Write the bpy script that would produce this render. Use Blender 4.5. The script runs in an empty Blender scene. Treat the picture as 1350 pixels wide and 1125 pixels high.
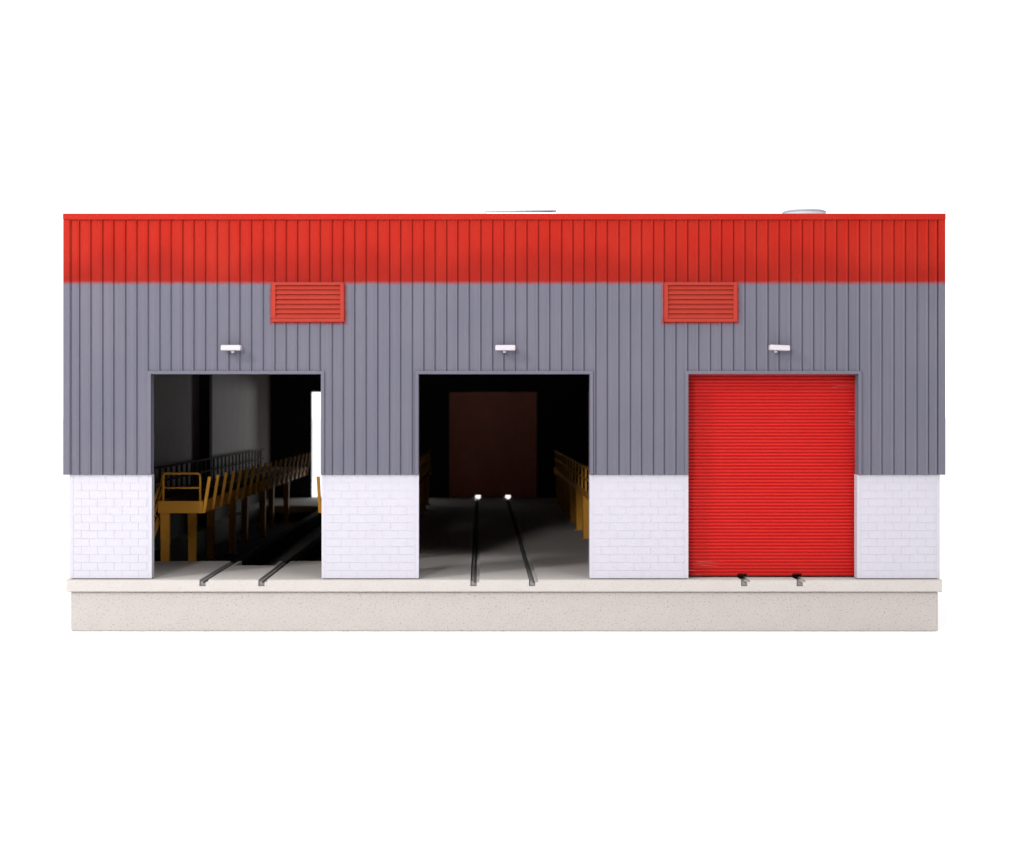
import bpy, bmesh, math, random
from mathutils import Vector, Matrix
random.seed(7)
S = bpy.context.scene
COL = S.collection

# ------------------------------------------------------------------ units
# 1 unit = 100 px of the photograph in the plane of the front wall;
# camera sits at the origin of x and z, D units in front of the wall.
D = 20.5
def X(px): return (px - 634.0) / 100.0
def Z(py): return (542.0 - py) / 100.0
FLOOR = Z(764)          # floor / slab top
GROUND = Z(833)
BACK = 19.3             # inner face of rear wall

# ------------------------------------------------------------------ materials
EXPO = 2.02             # light level on the facade that the base colours are balanced for
def lin(c):
    c /= 255.0
    return c / 12.92 if c <= .04045 else ((c + .055) / 1.055) ** 2.4
def rgb(r, g, b, k=1.0):
    return tuple(min(.9, lin(v) / EXPO * k) for v in (r, g, b)) + (1.0,)

class NT:
    def __init__(s, name):
        s.m = bpy.data.materials.new(name); s.m.use_nodes = True
        s.t = s.m.node_tree; s.b = s.t.nodes['Principled BSDF']
    def n(s, t, **kw):
        nd = s.t.nodes.new(t)
        for k, v in kw.items():
            if k in nd.inputs: nd.inputs[k].default_value = v
            else: setattr(nd, k, v)
        return nd
    def l(s, a, b): s.t.links.new(a, b)
    def math(s, op, a, b=None, c=None, clamp=False):
        nd = s.t.nodes.new('ShaderNodeMath'); nd.operation = op; nd.use_clamp = clamp
        for i, v in enumerate((a, b, c)):
            if v is None: continue
            if isinstance(v, (int, float)): nd.inputs[i].default_value = v
            else: s.l(v, nd.inputs[i])
        return nd.outputs[0]
    def pos(s):
        g = s.n('ShaderNodeNewGeometry'); return g.outputs['Position']
    def xyz(s):
        sp = s.n('ShaderNodeSeparateXYZ'); s.l(s.pos(), sp.inputs[0]); return sp.outputs
    def noise(s, scale, detail=3, rough=.5, vec=None, stretch=None):
        nd = s.n('ShaderNodeTexNoise'); nd.inputs['Scale'].default_value = scale
        nd.inputs['Detail'].default_value = detail; nd.inputs['Roughness'].default_value = rough
        v = vec or s.pos()
        if stretch:
            mp = s.n('ShaderNodeMapping'); mp.inputs['Scale'].default_value = stretch
            s.l(v, mp.inputs['Vector']); v = mp.outputs[0]
        s.l(v, nd.inputs['Vector']); return nd.outputs['Fac']
    def mix(s, f, a, b, mode='MIX'):
        nd = s.t.nodes.new('ShaderNodeMix'); nd.data_type = 'RGBA'; nd.blend_type = mode
        for sock, v in ((nd.inputs[0], f), (nd.inputs[6], a), (nd.inputs[7], b)):
            if isinstance(v, (int, float, tuple)): sock.default_value = v
            else: s.l(v, sock)
        return nd.outputs[2]
    def ramp(s, v, lo, hi, a=0.0, b=1.0):
        nd = s.t.nodes.new('ShaderNodeMapRange'); nd.interpolation_type = 'SMOOTHSTEP'
        nd.inputs[1].default_value = lo; nd.inputs[2].default_value = hi
        nd.inputs[3].default_value = a; nd.inputs[4].default_value = b
        s.l(v, nd.inputs[0]); return nd.outputs[0]
    def bump(s, h, strength, dist):
        nd = s.n('ShaderNodeBump'); nd.inputs['Strength'].default_value = strength
        nd.inputs['Distance'].default_value = dist; s.l(h, nd.inputs['Height'])
        s.l(nd.outputs[0], s.b.inputs['Normal'])
    def done(s, col, rough=.5, spec=.4, metal=0.0):
        if isinstance(col, tuple): s.b.inputs['Base Color'].default_value = col
        else: s.l(col, s.b.inputs['Base Color'])
        s.b.inputs['Roughness'].default_value = rough
        s.b.inputs['Specular IOR Level'].default_value = spec
        s.b.inputs['Metallic'].default_value = metal
        return s.m

def plain(name, c, rough=.5, spec=.35, vary=.10, scale=6, speck=0.0, bump=0.0):
    t = NT(name)
    n = t.noise(scale, 4)
    dark = tuple(v * (1 - vary) for v in c[:3]) + (1,)
    lite = tuple(min(.95, v * (1 + vary)) for v in c[:3]) + (1,)
    col = t.mix(n, dark, lite)
    if speck:
        f = t.noise(42, 2, .6)
        f2 = t.ramp(f, .56, .72)
        col = t.mix(t.math('MULTIPLY', f2, speck), col, tuple(v * .55 for v in c[:3]) + (1,))
    if bump:
        t.bump(t.noise(55, 3, .6), bump, .01)
    return t.done(col, rough, spec)

LOUVRES = [(X(359), X(454)), (X(875), X(971))]
LV_Z = (Z(425), Z(373))
def paint_material():
    t = NT('two tone sprayed cladding paint')
    x, y, z = t.xyz()
    # grey: slight vertical streaks + blotches
    gs = t.noise(1.0, 4, .6, stretch=(38, 38, .35))
    gb = t.noise(1.1, 3)
    grey = t.mix(gb, rgb(119, 121, 136), rgb(134, 129, 144))
    grey = t.mix(t.math('MULTIPLY', t.ramp(gs, .40, .70), .38), grey, rgb(112, 112, 128))
    # red: coat thins out towards its lower edge, blotchy
    rb = t.noise(1.0, 4, .6, stretch=(1.6, 1.6, .8))
    rs = t.noise(1.0, 3, .6, stretch=(30, 30, .4))
    red = t.mix(rb, rgb(201, 30, 17), rgb(195, 55, 41))
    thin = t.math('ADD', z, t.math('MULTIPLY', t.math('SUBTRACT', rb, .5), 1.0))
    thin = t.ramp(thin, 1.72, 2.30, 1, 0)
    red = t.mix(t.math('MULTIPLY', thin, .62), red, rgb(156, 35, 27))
    red = t.mix(t.math('MULTIPLY', t.ramp(rs, .4, .75), .2), red, rgb(176, 40, 32))
    # misty sprayed boundary
    en = t.noise(1.0, 3, .55, stretch=(2.2, 2.2, 6))
    ef = t.noise(26, 2, .6)
    zz = t.math('ADD', z, t.math('MULTIPLY', t.math('SUBTRACT', en, .5), .022))
    zz = t.math('ADD', zz, t.math('MULTIPLY', t.math('SUBTRACT', ef, .5), .03))
    mask = t.ramp(zz, Z(377.5), Z(370))
    # overspray round the louvred vents
    for (a, b) in LOUVRES:
        dx = t.math('MAXIMUM', t.math('SUBTRACT', a, x), t.math('SUBTRACT', x, b))
        dz = t.math('MAXIMUM', t.math('SUBTRACT', LV_Z[0], z), t.math('SUBTRACT', z, LV_Z[1]))
        dd = t.math('MAXIMUM', dx, dz)
        dd = t.math('ADD', dd, t.math('MULTIPLY', t.math('SUBTRACT', ef, .5), .05))
        dd = t.math('ADD', dd, t.math('MULTIPLY', t.math('SUBTRACT', en, .5), .04))
        mask = t.math('MAXIMUM', mask, t.ramp(dd, -.01, .055, .9, 0))
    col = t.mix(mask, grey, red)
    # paler flecks of dust and nicks
    fl = t.noise(9, 1, .5)
    fk = t.n('ShaderNodeTexVoronoi'); fk.inputs['Scale'].default_value = 2.2; t.l(t.pos(), fk.inputs['Vector'])
    dot = t.ramp(fk.outputs['Distance'], .0, .022, .55, 0)
    col = t.mix(dot, col, rgb(200, 190, 195))
    t.bump(gs, .25, .008)
    return t.done(col, .6, .05)

def roller_material():
    t = NT('red roller door paint')
    x, y, z = t.xyz()
    n = t.noise(2.0, 4)
    f = t.noise(40, 2)
    col = t.mix(n, rgb(236, 30, 28), rgb(240, 46, 40))
    col = t.mix(t.math('MULTIPLY', t.ramp(f, .45, .7), .25), col, rgb(176, 20, 20))
    # scuffed ribs: a patch at the upper right and one at the lower left of the front door
    s = t.noise(1.0, 2, .5, stretch=(2.2, 1, 62))
    sc = t.ramp(s, .60, .66)
    def box(x0, x1, z0, z1, sx):
        a = t.math('MULTIPLY', t.ramp(x, x0, x0 + sx), t.ramp(x, x1 - sx, x1, 1, 0))
        b = t.math('MULTIPLY', t.ramp(z, z0, z0 + .01), t.ramp(z, z1 - .01, z1, 1, 0))
        return t.math('MULTIPLY', a, b)
    m = t.math('MAXIMUM', box(X(1098), X(1150), Z(514), Z(497), .15), box(X(890), X(965), Z(761), Z(742), .15))
    m = t.math('MAXIMUM', m, box(X(1122), X(1150), Z(566), Z(540), .04))
    col = t.mix(t.math('MULTIPLY', t.math('MULTIPLY', m, sc), .55), col, rgb(240, 170, 160))
    return t.done(col, .5, .15)

M = {}
M['paint'] = paint_material()
M['roller'] = roller_material()
M['louvre'] = plain('matt louvre red', rgb(192, 64, 51), .65, .08, .07, 5)
M['brick'] = plain('white painted block', rgb(224, 221, 233), .55, .3, .025, 3)
M['mortar'] = plain('grey white joint', rgb(218, 214, 227), .7, .2, .04, 5)
M['slab'] = plain('pale cast concrete', rgb(228, 221, 217), .75, .2, .045, 3, speck=.35, bump=.5)
M['plinth'] = plain('speckled pale concrete', rgb(221, 213, 209), .8, .2, .05, 4, speck=1.0, bump=1.0)
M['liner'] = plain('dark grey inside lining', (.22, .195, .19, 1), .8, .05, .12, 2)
M['black'] = plain('shade black inside wall', (.03, .028, .029, 1), .9, .03, .1, 2)  # inside shade put into the colour of rear wall and lower lining
M['rear_red_lightened'] = plain('door red lightened for dim bay', (.88, .40, .32, 1), .6, .2, .08, 2)  # same door red, lightened to make up for the missing light inside
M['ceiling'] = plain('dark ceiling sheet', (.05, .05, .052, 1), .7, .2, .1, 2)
M['steel'] = plain('shade black steel', (.012, .011, .012, 1), .9, .03, .2, 5)  # near black: unlit column face and pit shade are in the colour
M['rail'] = plain('dull rail metal', (.15, .145, .14, 1), .8, .05, .2, 8)
M['pit'] = plain('shade darkened pit concrete', (.085, .075, .07, 1), .95, .02, .15, 4)  # concrete darkened, the shade of the pit is put into the colour
M['yellow'] = plain('safety yellow enamel', (.53, .245, .034, 1), .75, .05, .06, 6)
M['brown'] = plain('shade brown railing', (.04, .028, .018, 1), .9, .02, .1, 6)  # backlit railing: its silhouette darkness is put into the colour
M['deck'] = plain('brown grating', rgb(110, 78, 48), .9, .03, .15, 20)
M['lamp'] = plain('white lamp housing', rgb(226, 217, 226), .55, .08, .02, 6)
M['lampgrey'] = plain('pale lamp lens', rgb(214, 212, 220), .3, .5, .03, 6)
M['roof'] = plain('grey roof sheet', (.72, .72, .74, 1), .8, .2, .08, 2)
M['ventgrey'] = plain('blue grey sheet metal', (.24, .26, .30, 1), .5, .2, .06, 6)
M['ventwhite'] = plain('white vent body', (.88, .88, .88, 1), .45, .3, .02, 6)
M['fan'] = plain('pale plastic fan cowl', (.52, .48, .51, 1), .5, .2, .05, 5)
M['ground'] = plain('white studio table', (.90, .90, .90, 1), .9, .1, .003, 1)

# ------------------------------------------------------------------ mesh helpers
def box(bm, x0, x1, y0, y1, z0, z1, mat=0):
    if x0 > x1: x0, x1 = x1, x0
    if y0 > y1: y0, y1 = y1, y0
    if z0 > z1: z0, z1 = z1, z0
    v = [bm.verts.new(p) for p in ((x0,y0,z0),(x1,y0,z0),(x1,y1,z0),(x0,y1,z0),(x0,y0,z1),(x1,y0,z1),(x1,y1,z1),(x0,y1,z1))]
    fs = []
    for f in ((0,3,2,1),(4,5,6,7),(0,1,5,4),(1,2,6,5),(2,3,7,6),(3,0,4,7)):
        fc = bm.faces.new([v[i] for i in f]); fc.material_index = mat; fs.append(fc)
    return v, fs
def bar(bm, p, q, w, h=None, up=Vector((0, 0, 1))):
    """square bar from p to q"""
    h = h or w
    p, q = Vector(p), Vector(q); d = (q - p).normalized()
    s = d.cross(up)
    if s.length < 1e-4: s = d.cross(Vector((0, 1, 0)))
    s.normalize(); u = s.cross(d).normalized()
    vs = []
    for c in (p, q):
        for a, b in ((-1,-1),(1,-1),(1,1),(-1,1)):
            vs.append(bm.verts.new(c + s * a * w / 2 + u * b * h / 2))
    for f in ((3,2,1,0),(4,5,6,7),(0,1,5,4),(1,2,6,5),(2,3,7,6),(3,0,4,7)):
        bm.faces.new([vs[i] for i in f])
def tube(bm, pts, r, n=8):
    pts = [Vector(p) for p in pts]; rings = []
    for i, p in enumerate(pts):
        a = pts[max(i - 1, 0)]; b = pts[min(i + 1, len(pts) - 1)]
        d = (b - a).normalized()
        s = d.cross(Vector((0, 1, 0)))
        if s.length < 1e-3: s = d.cross(Vector((1, 0, 0)))
        s.normalize(); u = s.cross(d)
        rings.append([bm.verts.new(p + (s * math.cos(2*math.pi*k/n) + u * math.sin(2*math.pi*k/n)) * r) for k in range(n)])
    for a, b in zip(rings, rings[1:]):
        for k in range(n):
            f = bm.faces.new((a[k], a[(k+1) % n], b[(k+1) % n], b[k])); f.smooth = True
    bm.faces.new(rings[0][::-1]); bm.faces.new(rings[-1])
def lathe(bm, prof, c, n=48):
    rings = []
    for r, z in prof:
        rings.append([bm.verts.new((c[0] + r*math.cos(2*math.pi*k/n), c[1] + r*math.sin(2*math.pi*k/n), c[2] + z)) for k in range(n)])
    for a, b in zip(rings, rings[1:]):
        for k in range(n):
            f = bm.faces.new((a[k], a[(k+1) % n], b[(k+1) % n], b[k])); f.smooth = True
    bm.faces.new(rings[0][::-1]); bm.faces.new(rings[-1])
def extrude_y(bm, poly, y0, y1):
    a = [bm.verts.new((x, y0, z)) for x, z in poly]
    b = [bm.verts.new((x, y1, z)) for x, z in poly]
    n = len(poly)
    for i in range(n):
        bm.faces.new((a[i], a[(i+1) % n], b[(i+1) % n], b[i]))
    bm.faces.new(a[::-1]); bm.faces.new(b)

def wpos(o):
    v = Vector((0, 0, 0))
    while o: v += o.location; o = o.parent
    return v
def obj(name, bm, mat, parent=None, origin=None, bevel=0, seg=2, recalc=True):
    """links one mesh object; bm is in world coordinates"""
    if recalc: bmesh.ops.recalc_face_normals(bm, faces=bm.faces)
    if origin is None:
        if bm.verts:
            xs = [v.co for v in bm.verts]
            origin = Vector(((min(v.x for v in xs)+max(v.x for v in xs))/2, (min(v.y for v in xs)+max(v.y for v in xs))/2, min(v.z for v in xs)))
    origin = Vector(origin)
    bmesh.ops.translate(bm, verts=bm.verts, vec=-origin)
    me = bpy.data.meshes.new(name); bm.to_mesh(me); bm.free()
    for m in (mat if isinstance(mat, list) else [mat]): me.materials.append(M[m])
    o = bpy.data.objects.new(name, me); COL.objects.link(o)
    o.parent = parent; o.location = origin - wpos(parent)
    if bevel:
        md = o.modifiers.new('edge', 'BEVEL'); md.width = bevel; md.segments = seg; md.limit_method = 'ANGLE'; md.angle_limit = math.radians(40)
    return o
def thing(name, label, cat, loc, group=None):
    o = bpy.data.objects.new(name, None); COL.objects.link(o); o.location = loc
    o.empty_display_size = .3
    o['label'] = label; o['category'] = cat
    if group: o['group'] = group
    return o
def copy_part(o, dloc, parent=None):
    c = o.copy(); COL.objects.link(c); c.parent = parent or o.parent
    c.location = o.location + Vector(dloc); return c
B = bmesh.new

# ------------------------------------------------------------------ ground
bm = B(); v = [bm.verts.new(p) for p in ((-300,-120,GROUND),(300,-120,GROUND),(300,600,GROUND),(-300,600,GROUND))]; bm.faces.new(v)
g = obj('ground', bm, 'ground', origin=(0, 0, GROUND)); g['kind'] = 'structure'

# ------------------------------------------------------------------ concrete base
SX0, SX1 = X(88.5), X(1240.5)
SY0, SY1 = -.05, BACK + .35
SLOTS = [X(269), X(346.5), X(625.5), X(702.5), X(981.5), X(1054.5)]     # rail slot centres at the front edge
SW, SH = .052, .085
UND = Z(780)
PIT = (-5.15, -1.70, 2.50, 15.9)
PITZ = FLOOR - .37
base = thing('concrete_base', 'pale speckled concrete base with a projecting top slab, under the whole engine shed', 'base', (.3, 9.7, GROUND))
def slotted(x0, x1, slots):
    p = [(x0, FLOOR)]
    for s in slots:
        p += [(s - SW, FLOOR), (s - SW, FLOOR - SH), (s + SW * .55, FLOOR - SH), (s + SW * .55, FLOOR - .035), (s + SW * 1.25, FLOOR - .035), (s + SW * 1.25, FLOOR)]
    p.append((x1, FLOOR)); return p
bm = B()
p = slotted(SX0, SX1, SLOTS) + [(SX1, UND), (SX0, UND)]
PCUT = 1.85
extrude_y(bm, p, SY0, PCUT)
fe = [e for e in bm.edges if all(abs(v.co.y - SY0) < 1e-5 for v in e.verts) and (all(abs(v.co.z - FLOOR) < 1e-5 for v in e.verts) or all(abs(v.co.z - UND) < 1e-5 for v in e.verts))]
se = [e for e in bm.edges if all(v.co.x < SX0 + 1e-4 for v in e.verts) or all(v.co.x > SX1 - 1e-4 for v in e.verts)]
bmesh.ops.bevel(bm, geom=fe, offset=.009, segments=2, affect='EDGES')
ca, cb = SLOTS[0] + SW * 1.25 + .05, SLOTS[1] - SW - .05
p2 = slotted(SX0, ca, SLOTS[:1]) + [(ca, PITZ), (cb, PITZ)] + slotted(cb, SX1, SLOTS[1:]) + [(SX1, UND), (cb + .04, UND), (cb + .04, PITZ - .05), (ca - .04, PITZ - .05), (ca - .04, UND), (SX0, UND)]
extrude_y(bm, p2, PCUT, PIT[2])
extrude_y(bm, p, PIT[3], SY1)
q = [(SX0, FLOOR), (PIT[0], FLOOR), (PIT[0], PITZ), (PIT[1], PITZ)] + slotted(PIT[1], SX1, SLOTS[2:]) + [(SX1, UND), (PIT[1] + .08, UND), (PIT[1] + .08, PITZ - .05), (PIT[0] - .05, PITZ - .05), (PIT[0] - .05, UND), (SX0, UND)]
extrude_y(bm, q, PIT[2], PIT[3])
obj('floor_slab', bm, 'slab', base)
bm = B()
px0, px1, py0, py1, w = X(93), X(1237), .0, BACK + .3, .2
for a in ((px0, px1, py0, py0 + w), (px0, px1, py1 - w, py1), (px0, px0 + w, py0 + w, py1 - w), (px1 - w, px1, py0 + w, py1 - w)):
    box(bm, *a, GROUND, UND)
bmesh.ops.remove_doubles(bm, verts=bm.verts, dist=1e-5)
obj('plinth', bm, 'plinth', base, bevel=.025, seg=3)
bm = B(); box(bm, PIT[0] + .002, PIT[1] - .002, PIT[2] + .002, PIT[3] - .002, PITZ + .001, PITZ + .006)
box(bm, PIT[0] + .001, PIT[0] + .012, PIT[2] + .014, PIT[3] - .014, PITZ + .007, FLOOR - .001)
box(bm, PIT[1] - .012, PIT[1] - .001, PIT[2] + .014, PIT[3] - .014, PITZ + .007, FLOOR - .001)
obj('pit_shade_lining', bm, 'pit', base)  # thin dark sheets over pit floor and sides, painted as shade

# ------------------------------------------------------------------ the shed
shed = thing('engine_shed', 'long engine shed with red and grey ribbed cladding above white block piers', 'building', (.3, 9.7, FLOOR))
WX0, WX1 = X(85), X(1244.5)
TOP, RED = Z(283), Z(373)
CB = Z(626)             # cladding lower edge
HEAD = Z(493.5)         # doorway head
DOORS = [(X(200), X(423.5)), (X(552), X(777.5)), (X(907), X(1130.5))]
PIERS = [(X(92), X(200)), (X(424), X(552)), (X(777.5), X(907.5)), (X(1130), X(1239))]
YF = -.028              # face of the cladding
RIB0, RIBP, RIBN = X(106.2), .15084, 75
RIBS = [X(94.6)] + [RIB0 + i * RIBP + random.uniform(-.005, .005) for i in range(RIBN)] + [X(1234.6)]

def ribbed(bm, u0, u1, z0, z1, ribs, place, depth=.17):
    """sheet with raised ribs; place(u, outwards, z) gives the world point"""
    pr = [(u0, 0)]
    for r in ribs:
        if r - .045 > u0 + .004 and r + .02 < u1 - .004:
            pr += [(r - .034, 0), (r - .014, .019), (r - .007, .019), (r - .005, -.010), (r + .008, -.010), (r + .010, 0)]
    pr += [(u1, 0), (u1, -depth), (u0, -depth)]
    a = [bm.verts.new(place(u, o, z0)) for u, o in pr]
    b = [bm.verts.new(place(u, o, z1)) for u, o in pr]
    n = len(pr)
    for i in range(n): bm.faces.new((a[i], a[(i+1) % n], b[(i+1) % n], b[i]))
    bm.faces.new(a[::-1]); bm.faces.new(b)

front = lambda u, o, z: (u, YF - o, z)
bm = B()
ribbed(bm, WX0, WX1, HEAD, TOP, RIBS, front)
edges = [WX0] + [e for d in DOORS for e in d] + [WX1]
for i in range(0, 8, 2):
    ribbed(bm, edges[i], edges[i+1], CB, HEAD, RIBS, front)
wall = obj('front_cladding', bm, 'paint', shed)
# trims
bm = B(); box(bm, WX0 - .006, WX1 + .006, YF - .034, YF + .1, Z(290.5), TOP + .006); obj('coping', bm, 'paint', wall, bevel=.008)
for (a, b) in ((WX0 - .004, X(93)), (X(1236), WX1 + .004)):
    bm = B(); box(bm, a, b, YF - .026, YF + .06, CB + .002, Z(290.5)); obj('corner_trim', bm, 'paint', wall, bevel=.006)
for (a, b) in DOORS:
    bm = B(); t = .044
    pts = [(a - t, CB), (a, CB), (a, HEAD), (b, HEAD), (b, CB), (b + t, CB), (b + t, HEAD + t), (a - t, HEAD + t)]
    extrude_y(bm, [(x, z + (.003 if z == CB else 0)) for x, z in pts], YF - .026, YF + .02)
    obj('door_surround', bm, 'paint', wall, bevel=.005)
# white block piers with real joints
BH, BL = .1064, .2155
for k, (a, b) in enumerate(PIERS):
    bm = B()
    _, fs = box(bm, a + .004, b - .004, .0036, .16, FLOOR + .012, CB, 1)
    m0 = .045
    # plain arrises at both edges
    box(bm, a, a + m0, 0, .158, FLOOR + .012, CB - .002)
    box(bm, b - m0, b, 0, .158, FLOOR + .012, CB - .002)
    j = .0032
    rows = 13
    for r in range(rows):
        z0 = FLOOR + .012 + r * (CB - FLOOR - .014) / rows; z1 = FLOOR + .012 + (r + 1) * (CB - FLOOR - .014) / rows
        x = a + m0 - (.5 if r % 2 else 0) * BL
        while x < b - m0:
            x0, x1 = max(x, a + m0 + .001), min(x + BL, b - m0 - .001)
            if x1 - x0 > .02:
                e = random.uniform(-.0008, .0008)
                vs, ff = box(bm, x0 + j/2, x1 - j/2, .0008 + e, .05, z0 + j/2, z1 - j/2)
            x += BL
    obj('brick_pier', bm, ['brick', 'mortar'], shed)

# side walls (ribbed cladding above, plain white below), lining inside
for side, xo in ((-1, WX0), (1, WX1)):
    bm = B()
    pl = (lambda u, o, z, xo=xo, side=side: (xo + side * (o - .01), u, z))
    ribs = [.3 + i * RIBP for i in range(130)]
    ribbed(bm, YF + .172, BACK + .14, CB, TOP - .004, ribs, pl, depth=.045)
    obj('side_cladding', bm, 'paint', shed)
    bm = B(); xa = xo - side * .065
    box(bm, xa, xa - side * .02, .164, BACK + .16, FLOOR + .002, CB); obj('side_block_wall', bm, 'brick', shed)
    bm = B(); xb = xo - side * .088
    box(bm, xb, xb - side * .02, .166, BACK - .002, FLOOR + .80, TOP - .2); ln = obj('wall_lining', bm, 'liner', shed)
    bm = B(); box(bm, xb, xb - side * .02, .166, BACK - .002, FLOOR + .002, FLOOR + .799); obj('lower_wall_lining', bm, 'black', shed)  # lining blackened below deck height, standing in for shade under the walkway
    for yc in (9.2, ):
        bm = B(); xc = xb - side * .021
        box(bm, xc, xc - side * .2, yc, yc + .30, FLOOR + .003, TOP - .21); obj('steel_column', bm, 'steel', shed, bevel=.01)
# front wall lining (inside face, dark)
bm = B()
box(bm, WX0 + .11, WX1 - .11, .146, .158, HEAD + .02, TOP - .2)
obj('wall_lining', bm, 'liner', shed)
# rear wall
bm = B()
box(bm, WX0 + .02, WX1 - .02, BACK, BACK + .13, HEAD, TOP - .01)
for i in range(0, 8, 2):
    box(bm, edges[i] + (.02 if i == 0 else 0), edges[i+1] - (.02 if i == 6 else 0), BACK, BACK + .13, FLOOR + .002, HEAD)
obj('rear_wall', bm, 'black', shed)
# roof
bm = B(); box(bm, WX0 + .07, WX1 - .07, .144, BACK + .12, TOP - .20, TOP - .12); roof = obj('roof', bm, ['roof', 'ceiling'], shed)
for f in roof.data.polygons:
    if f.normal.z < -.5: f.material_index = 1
# roof vent: pale box with thin blue grey cap, slightly askew
yv = 3.0; kv = (D + yv) / D
bm = B(); cx, cz = X(686.5) * kv, Z(278) * kv
box(bm, cx - .47 * kv, cx + .47 * kv, yv, yv + .9, -.013, .006)
bmesh.ops.rotate(bm, verts=bm.verts, cent=(cx, yv, 0), matrix=Matrix.Rotation(math.radians(-1.1), 3, 'Y'))
bmesh.ops.translate(bm, verts=bm.verts, vec=(0, 0, cz))
cap = obj('vent_cap', bm, 'ventgrey', roof)
bm = B(); box(bm, cx - .462 * kv, cx + .462 * kv, yv + .004, yv + .88, TOP - .118, cz - .022)
obj('vent_box', bm, 'ventwhite', roof)
# round roof fan
yv = 3.4; kv = (D + yv) / D
cx, cz = X(1066) * kv, Z(282.2) * kv + .05
bm = B()
lathe(bm, [(.26, TOP - .118 - cz), (.26, -.03), (.315, -.012), (.322, .0), (.318, .016), (.296, .040), (.25, .056), (.16, .064), (.08, .066), (.01, .0665)], (cx, yv + .33, cz))
fan = obj('roof_fan', bm, 'fan', roof)
bm = B(); lathe(bm, [(.318, -.004), (.334, .0), (.336, .018), (.328, .026), (.312, .026), (.314, -.004)], (cx, yv + .33, cz)); obj('roof_fan_rim', bm, 'ventgrey', roof)

# louvred vents
for (a, b) in LOUVRES:
    z0, z1 = LV_Z; fw = .052
    bm = B()
    y0, y1 = YF - .048, YF + .03
    box(bm, a, b, y0, y1, z1 - .035, z1); box(bm, a, b, y0, y1, z0, z0 + .045)
    box(bm, a, a + fw, y0, y1, z0 + .045, z1 - .035); box(bm, b - fw, b, y0, y1, z0 + .045, z1 - .035)
    bmesh.ops.remove_doubles(bm, verts=bm.verts, dist=1e-5)
    fr = obj('louvred_vent', bm, 'louvre', shed, bevel=.006)
    bm = B()
    n = 7; h = (z1 - .035 - z0 - .045) / n
    for i in range(n):
        zb = z0 + .045 + i * h
        extr = [(YF - .030, zb + .003), (YF - .040, zb + .008), (YF - .014, zb + h + .002), (YF + .004, zb + h - .006)]
        va = [bm.verts.new((a + fw - .004, y, z)) for y, z in extr]; vb = [bm.verts.new((b - fw + .004, y, z)) for y, z in extr]
        for k in range(4): bm.faces.new((va[k], va[(k+1) % 4], vb[(k+1) % 4], vb[k]))
        bm.faces.new(va[::-1]); bm.faces.new(vb)
    obj('louvre_slats', bm, 'louvre', fr)

# roller doors
def roller(name, x0, x1, z0, z1, y, slots, facing=-1, mat='roller', nh=.055):
    n = 62; p = (z1 - z0) / n
    xs = [x0]
    cuts = []
    bm = B()
    prof = []
    for i in range(n):
        zb = z0 + i * p
        prof += [(zb, 0), (zb + p * .22, 0), (zb + p * .42, .022), (zb + p * .86, .022)]
    prof.append((z1, 0))
    cols = [x0]
    for s in slots: cols += [s - .055, s + .075]
    cols.append(x1)
    for i in range(len(cols) - 1):
        notch = i % 2 == 1
        pr = [q for q in prof if not (notch and q[0] < z0 + nh)]
        if notch: pr = [(z0 + nh, 0)] + pr
        pts = [(y + facing * o, z) for z, o in pr] + [(y - facing * .03, pr[-1][0]), (y - facing * .03, pr[0][0])]
        va = [bm.verts.new((cols[i], q[0], q[1])) for q in pts]; vb = [bm.verts.new((cols[i+1], q[0], q[1])) for q in pts]
        m = len(pts)
        for k in range(m): bm.faces.new((va[k], va[(k+1) % m], vb[(k+1) % m], vb[k]))
        bm.faces.new(va[::-1]); bm.faces.new(vb)
    return obj(name, bm, mat, shed)
a, b = DOORS[2]
roller('roller_door', a - .06, b + .06, FLOOR + .018, HEAD + .06, .255, SLOTS[4:], nh=.022)
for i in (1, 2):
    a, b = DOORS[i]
    roller('rear_roller_door', a - .06, b + .06, FLOOR - .002, HEAD + .06, BACK + .155, SLOTS[2*i:2*i+2], -1, 'rear_red_lightened')

# ------------------------------------------------------------------ wall lamps
LAMPS = [(307.5, 459.5, 0.0, 309.5, 'left', 'white box wall lamp above the open doorway with the railed yellow walkway end'),
         (666, 459.5, 0.0, 665, 'mid', 'white box wall lamp above the open doorway showing straight track slots'),
         (1024.5, 459.5, 2.4, 1020, 'right', 'slightly tilted white box wall lamp above the closed red roller door')]
L0 = None
for i, (px, py, tilt, bx, _, lab) in enumerate(LAMPS):
    c = Vector((X(px), YF, Z(py)))
    if i == 0:
        t = thing('wall_lamp', lab, 'lamp', c, 'wall lamps above the doorways')
        bm = B(); box(bm, c.x - .132, c.x + .132, YF - .21, YF - .06, c.z - .034, c.z + .037)
        for v in bm.verts:
            if v.co.z > c.z and v.co.y < YF - .14: v.co.y += .03
        hs = obj('housing', bm, 'lamp', t, bevel=.016, seg=3)
        bm = B(); box(bm, c.x - .05, c.x + .05, YF - .061, YF + .002, c.z - .03, c.z + .03); obj('bracket', bm, 'lamp', t, bevel=.004)
        bm = B(); lathe(bm, [(.018, 0), (.024, -.012), (.02, -.028), (.008, -.034)], (c.x + .015, YF - .12, c.z - .033), 20); obj('bulb', bm, 'lampgrey', t)
        L0 = t
    else:
        t = L0.copy(); COL.objects.link(t); t.location = c; t['label'] = lab; t['group'] = 'wall lamps above the doorways'
        for ch in list(L0.children):
            d = ch.copy(); COL.objects.link(d); d.parent = t
            if ch.name.startswith('bulb'): d.location.x = (bx - px) / 100.0
        t.rotation_euler = (0, math.radians(tilt), 0)

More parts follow.
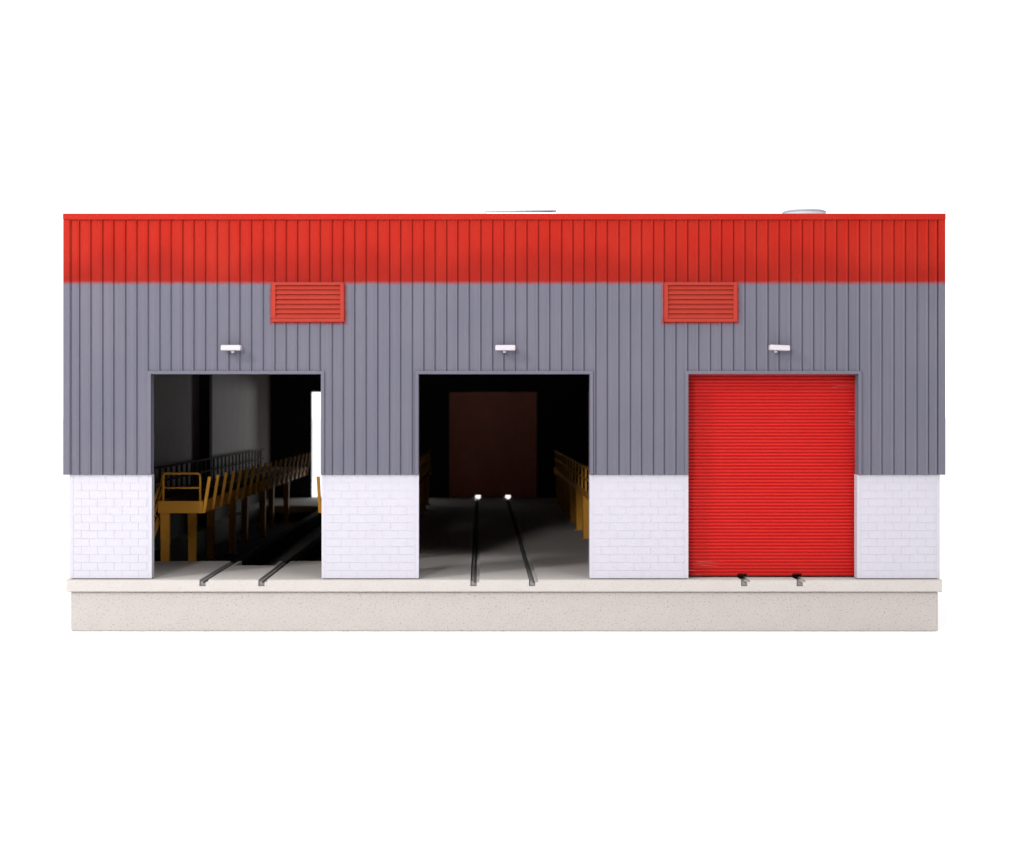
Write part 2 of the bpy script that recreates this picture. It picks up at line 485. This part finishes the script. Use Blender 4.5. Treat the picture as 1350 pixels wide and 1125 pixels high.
# ------------------------------------------------------------------ tracks
def rail_prof(x, zt):
    return [(x - .028, zt), (x + .006, zt), (x + .008, zt - .022), (x + .034, zt - .024), (x + .034, zt - .055), (x - .030, zt - .055), (x - .030, zt - .004)]
TL = ['rails at the left doorway, running on stilts over the dark pit',
      'pair of straight rails in the slots through the middle doorway',
      'pair of rail ends in the notches under the closed red roller door']
for i in range(3):
    s0, s1 = SLOTS[2*i], SLOTS[2*i+1]
    t = thing('rail_track', TL[i], 'track', ((s0 + s1)/2, 9.6, FLOOR - SH), 'tracks through the doorways')
    for s in (s0, s1):
        spans = [(SY0 + .012, PIT[2], 'rail'), (PIT[2] + .002, PIT[3] - .002, 'steel'), (PIT[3], SY1 - .01, 'rail')] if i == 0 else [(SY0 + .012, SY1 - .01, 'rail')]  # middle span over the pit uses a blackened copy, shade painted in
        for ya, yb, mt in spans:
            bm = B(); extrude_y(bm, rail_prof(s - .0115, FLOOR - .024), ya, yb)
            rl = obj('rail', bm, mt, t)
        if i == 0:
            bm = B(); yy = PIT[2] + .3
            box(bm, s - .05, s + .03, yy, yy + .09, PITZ + .006, FLOOR - .083)
            box(bm, s - .062, s + .042, yy - .02, yy + .11, FLOOR - .083, FLOOR - .0825 + .012)
            pd = obj('rail_support', bm, 'steel', t)
            n = 0
            while yy < PIT[3] - .75:
                yy += .36; n += 1
                copy_part(pd, (0, .36 * n, 0))

# ------------------------------------------------------------------ raised walkways
DT, DB = FLOOR + .88, FLOOR + .70          # deck top / bottom
RT = FLOOR + 1.29                          # rail top
PY0, PY1 = 2.62, 16.6
def walkway(label, xi, xo, lean, floor_of, stairs=False, plain_side=True, tip=.098):
    """xi: edge with leaning stanchions (lean = +1/-1 outward), xo: edge with the straight railing"""
    s = lean
    t = thing('raised_walkway', label, 'walkway', ((xi + xo)/2, (PY0 + PY1)/2, FLOOR), 'yellow raised walkways in the shed')
    lo, hi = min(xi, xo), max(xi, xo)
    bm = B()
    box(bm, lo, hi, PY0, PY0 + .05, DB, DT)                       # end fascia
    box(bm, lo, hi, PY1 - .05, PY1, DB, DT)
    e = DB if stairs else DT - .09
    box(bm, lo, lo + .05, PY0 + .05, PY1 - .05, e, DT); box(bm, hi - .05, hi, PY0 + .05, PY1 - .05, e, DT)
    bmesh.ops.remove_doubles(bm, verts=bm.verts, dist=1e-5)
    obj('deck_frame', bm, 'yellow', t)
    bm = B(); box(bm, lo + .05, hi - .05, PY0 + .05, PY1 - .05, DT - .03, DT - .006); obj('deck', bm, 'deck', t)
    # bent tube guard across each end
    for yy in (PY0 + .03,):
        a, b = lo + .07, hi - .04; r = .05
        if b - a > .7 and not plain_side: a = hi - .62
        bm = B()
        pts = [(a, yy, DT)]
        for k in range(6):
            an = math.pi - k * math.pi / 10
            pts.append((a + r + r*math.cos(an), yy, RT - r + r*math.sin(an)))
        for k in range(6):
            an = math.pi/2 - k * math.pi / 10
            pts.append((b - r + r*math.cos(an), yy, RT - r + r*math.sin(an)))
        pts.append((b, yy, DT))
        tube(bm, pts, .017); tube(bm, [(a, yy, (RT + DT)/2 - .01), (b, yy, (RT + DT)/2 - .01)], .015)
        obj('end_guard', bm, 'yellow', t)
    # leaning stanchions on the track side
    bm = B()
    bar(bm, (xi + s * .012, PY0 + .06, DB + .005), (xi + s * tip, PY0 + .06, RT - .05), .044, .05, Vector((0, 1, 0)))
    st = obj('leaning_stanchion', bm, 'yellow', t)
    n = 18
    for k in range(1, n + 1): copy_part(st, (0, k * .755, 0))
    # straight railing on the far side
    if not stairs:
        x = xo + (.02 if xo < xi else -.02)
        bm = B()
        for z in (RT - .01, (RT + DT)/2, ): box(bm, x - .016, x + .016, PY0 + .1, PY1 - .05, z - .016, z + .016)
        y = PY0 + .12; q = 0
        while y < PY1 - .08:
            box(bm, x - .0155, x + .0155, y - .028, y + .028, DT + .001, RT - .027); y += .95
        obj('side_railing', bm, 'yellow', t)
    # legs
    rows = [(lo + .10, floor_of[0], 0), (hi - .11, floor_of[1], 0)]
    if stairs: rows = [(lo + .09, floor_of[0], 0), (lo + .30, floor_of[1], 1.05)]
    for xl, fz, dy in rows:
        yl = PY0 + .04 + dy; hw = .055
        bm = B(); box(bm, xl - hw, xl + hw, yl, yl + .10, fz + .01, DB)
        for v in bm.verts:
            if v.co.z > DB - .01: v.co.x += (v.co.x - xl) * .2; v.co.z = DB if stairs else DT - .091
        box(bm, xl - .09, xl + .09, yl - .03, yl + .13, fz + .0015, fz + .012)
        lg = obj('leg', bm, 'yellow', t)
        st_ = 3.9 if stairs else 1.94
        k = 1
        while yl + k * st_ < PY1 - .2: copy_part(lg, (0, k * st_, 0)); k += 1
    if stairs:
        xa, xb = lo - .40, lo - .012
        n = 6; run = 1.5
        ya, za = PY0 + .55, DT
        yb, zb = ya - run, FLOOR + .004
        bm = B()
        for x in (xa, xb - .03):
            extr = [(ya, za - .01), (ya, za - .17), (yb + .1, zb), (yb - .04, zb)]
            p1 = [bm.verts.new((x, y, z)) for y, z in extr]; p2 = [bm.verts.new((x + .03, y, z)) for y, z in extr]
            for k in range(4): bm.faces.new((p1[k], p1[(k+1) % 4], p2[(k+1) % 4], p2[k]))
            bm.faces.new(p1[::-1]); bm.faces.new(p2)
            for dz in (.40, .22): bar(bm, (x + .015, ya, za + dz), (x + .015, yb, zb + dz + .02), .03)
            for f in (0, .5, 1): bar(bm, (x + .015, ya + (yb - ya)*f, za + (zb - za)*f - .02), (x + .015, ya + (yb - ya)*f, za + (zb - za)*f + .41), .03)
        for k in range(n):
            f = (k + .5) / n
            box(bm, xa + .03, xb - .03, ya + (yb - ya)*f - .09, ya + (yb - ya)*f + .09, za + (zb - za)*f - .02, za + (zb - za)*f)
        obj('stair', bm, 'yellow', t)
        # landing behind the stairs, reaching the wall
        bm = B(); box(bm, xa, lo + .055, ya + .002, PY1, DT + .001, DT + .012); box(bm, xa, lo - .002, ya + .002, PY1, DB + .06, DT)
        obj('landing', bm, 'deck', t)
        bm = B(); x = xa + .02
        for z in (RT + .02, (RT + DT)/2): box(bm, x - .016, x + .016, ya, PY1 - .05, z - .016, z + .016)
        y = ya + .05
        while y < PY1 - .08:
            box(bm, x - .0155, x + .0155, y - .03, y + .03, DT, RT + .003); y += .46
        obj('wall_side_railing', bm, 'brown', t)
    return t
walkway('yellow walkway along the left wall, its end guard facing out of the left doorway', -4.14, -4.80, 1, (PITZ + .006, PITZ + .006), stairs=True)
walkway('yellow walkway mostly hidden behind the white pier between the two open doorways', -2.385, -1.18, -1, (PITZ + .006, FLOOR), tip=.040)
walkway('yellow walkway with upright railing and legs, at the right side of the middle doorway', 2.96, 1.74, 1, (FLOOR, FLOOR))

# ------------------------------------------------------------------ camera
cam = bpy.data.cameras.new('camera'); co = bpy.data.objects.new('camera', cam); COL.objects.link(co)
co.location = (0, -D, 0); co.rotation_euler = (math.pi/2, 0, 0)
cam.sensor_width = 36; cam.sensor_fit = 'HORIZONTAL'; cam.lens = 36 * D / 13.5
cam.shift_x = (675 - 634) / 1350; cam.shift_y = (542 - 562.5) / 1350
cam.clip_end = 2000; cam.clip_start = .1
cam.dof.use_dof = True; cam.dof.focus_distance = D; cam.dof.aperture_fstop = .9
S.camera = co

# ------------------------------------------------------------------ light
w = bpy.data.worlds.new('World'); S.world = w; w.use_nodes = True
wt = w.node_tree; bg = wt.nodes['Background']
# white seamless backdrop all round and overhead, dim studio on the photographer's side
tc = wt.nodes.new('ShaderNodeTexCoord'); sx = wt.nodes.new('ShaderNodeSeparateXYZ'); wt.links.new(tc.outputs['Generated'], sx.inputs[0])
mr = wt.nodes.new('ShaderNodeMapRange'); mr.interpolation_type = 'SMOOTHSTEP'
mr.inputs[1].default_value = -.75; mr.inputs[2].default_value = -.15; mr.inputs[3].default_value = .22; mr.inputs[4].default_value = 1.45
wt.links.new(sx.outputs[1], mr.inputs[0]); wt.links.new(mr.outputs[0], bg.inputs[1])
bg.inputs[0].default_value = (1, 1, 1, 1)
def area(name, loc, aim, size, watts, color=(1, 1, 1)):
    l = bpy.data.lights.new(name, 'AREA'); l.shape = 'RECTANGLE'; l.size, l.size_y = size; l.energy = watts; l.color = color
    o = bpy.data.objects.new(name, l); COL.objects.link(o); o.location = loc
    o.rotation_euler = (Vector(aim) - Vector(loc)).to_track_quat('-Z', 'Y').to_euler()
    return o
area('key_softbox', (-17, -15, 12.0), (.8, 0, -.8), (3.2, 3.2), 3900, (1, .985, .97))
area('front_softbox', (-6.4, -23, 6.6), (0, 0, -.8), (2.2, 2.2), 3500, (1, .985, .97))
area('right_softbox', (7, -17, 11.5), (-3, 0, -.8), (2.4, 2.4), 700, (1, .985, .97))
area('overhead_softbox', (0, -8, 25), (0, -7.5, 0), (28, 22), 5800)
area('background_softbox', (5.0, 44, -.6), (-4.5, 15, -.6), (5, 3.0), 2700)

S.view_settings.view_transform = 'Standard'; S.view_settings.look = 'None'
S.view_settings.exposure = 0; S.view_settings.gamma = 1; S.view_settings.use_curve_mapping = False
S.render.engine = 'CYCLES'
S.cycles.max_bounces = 8
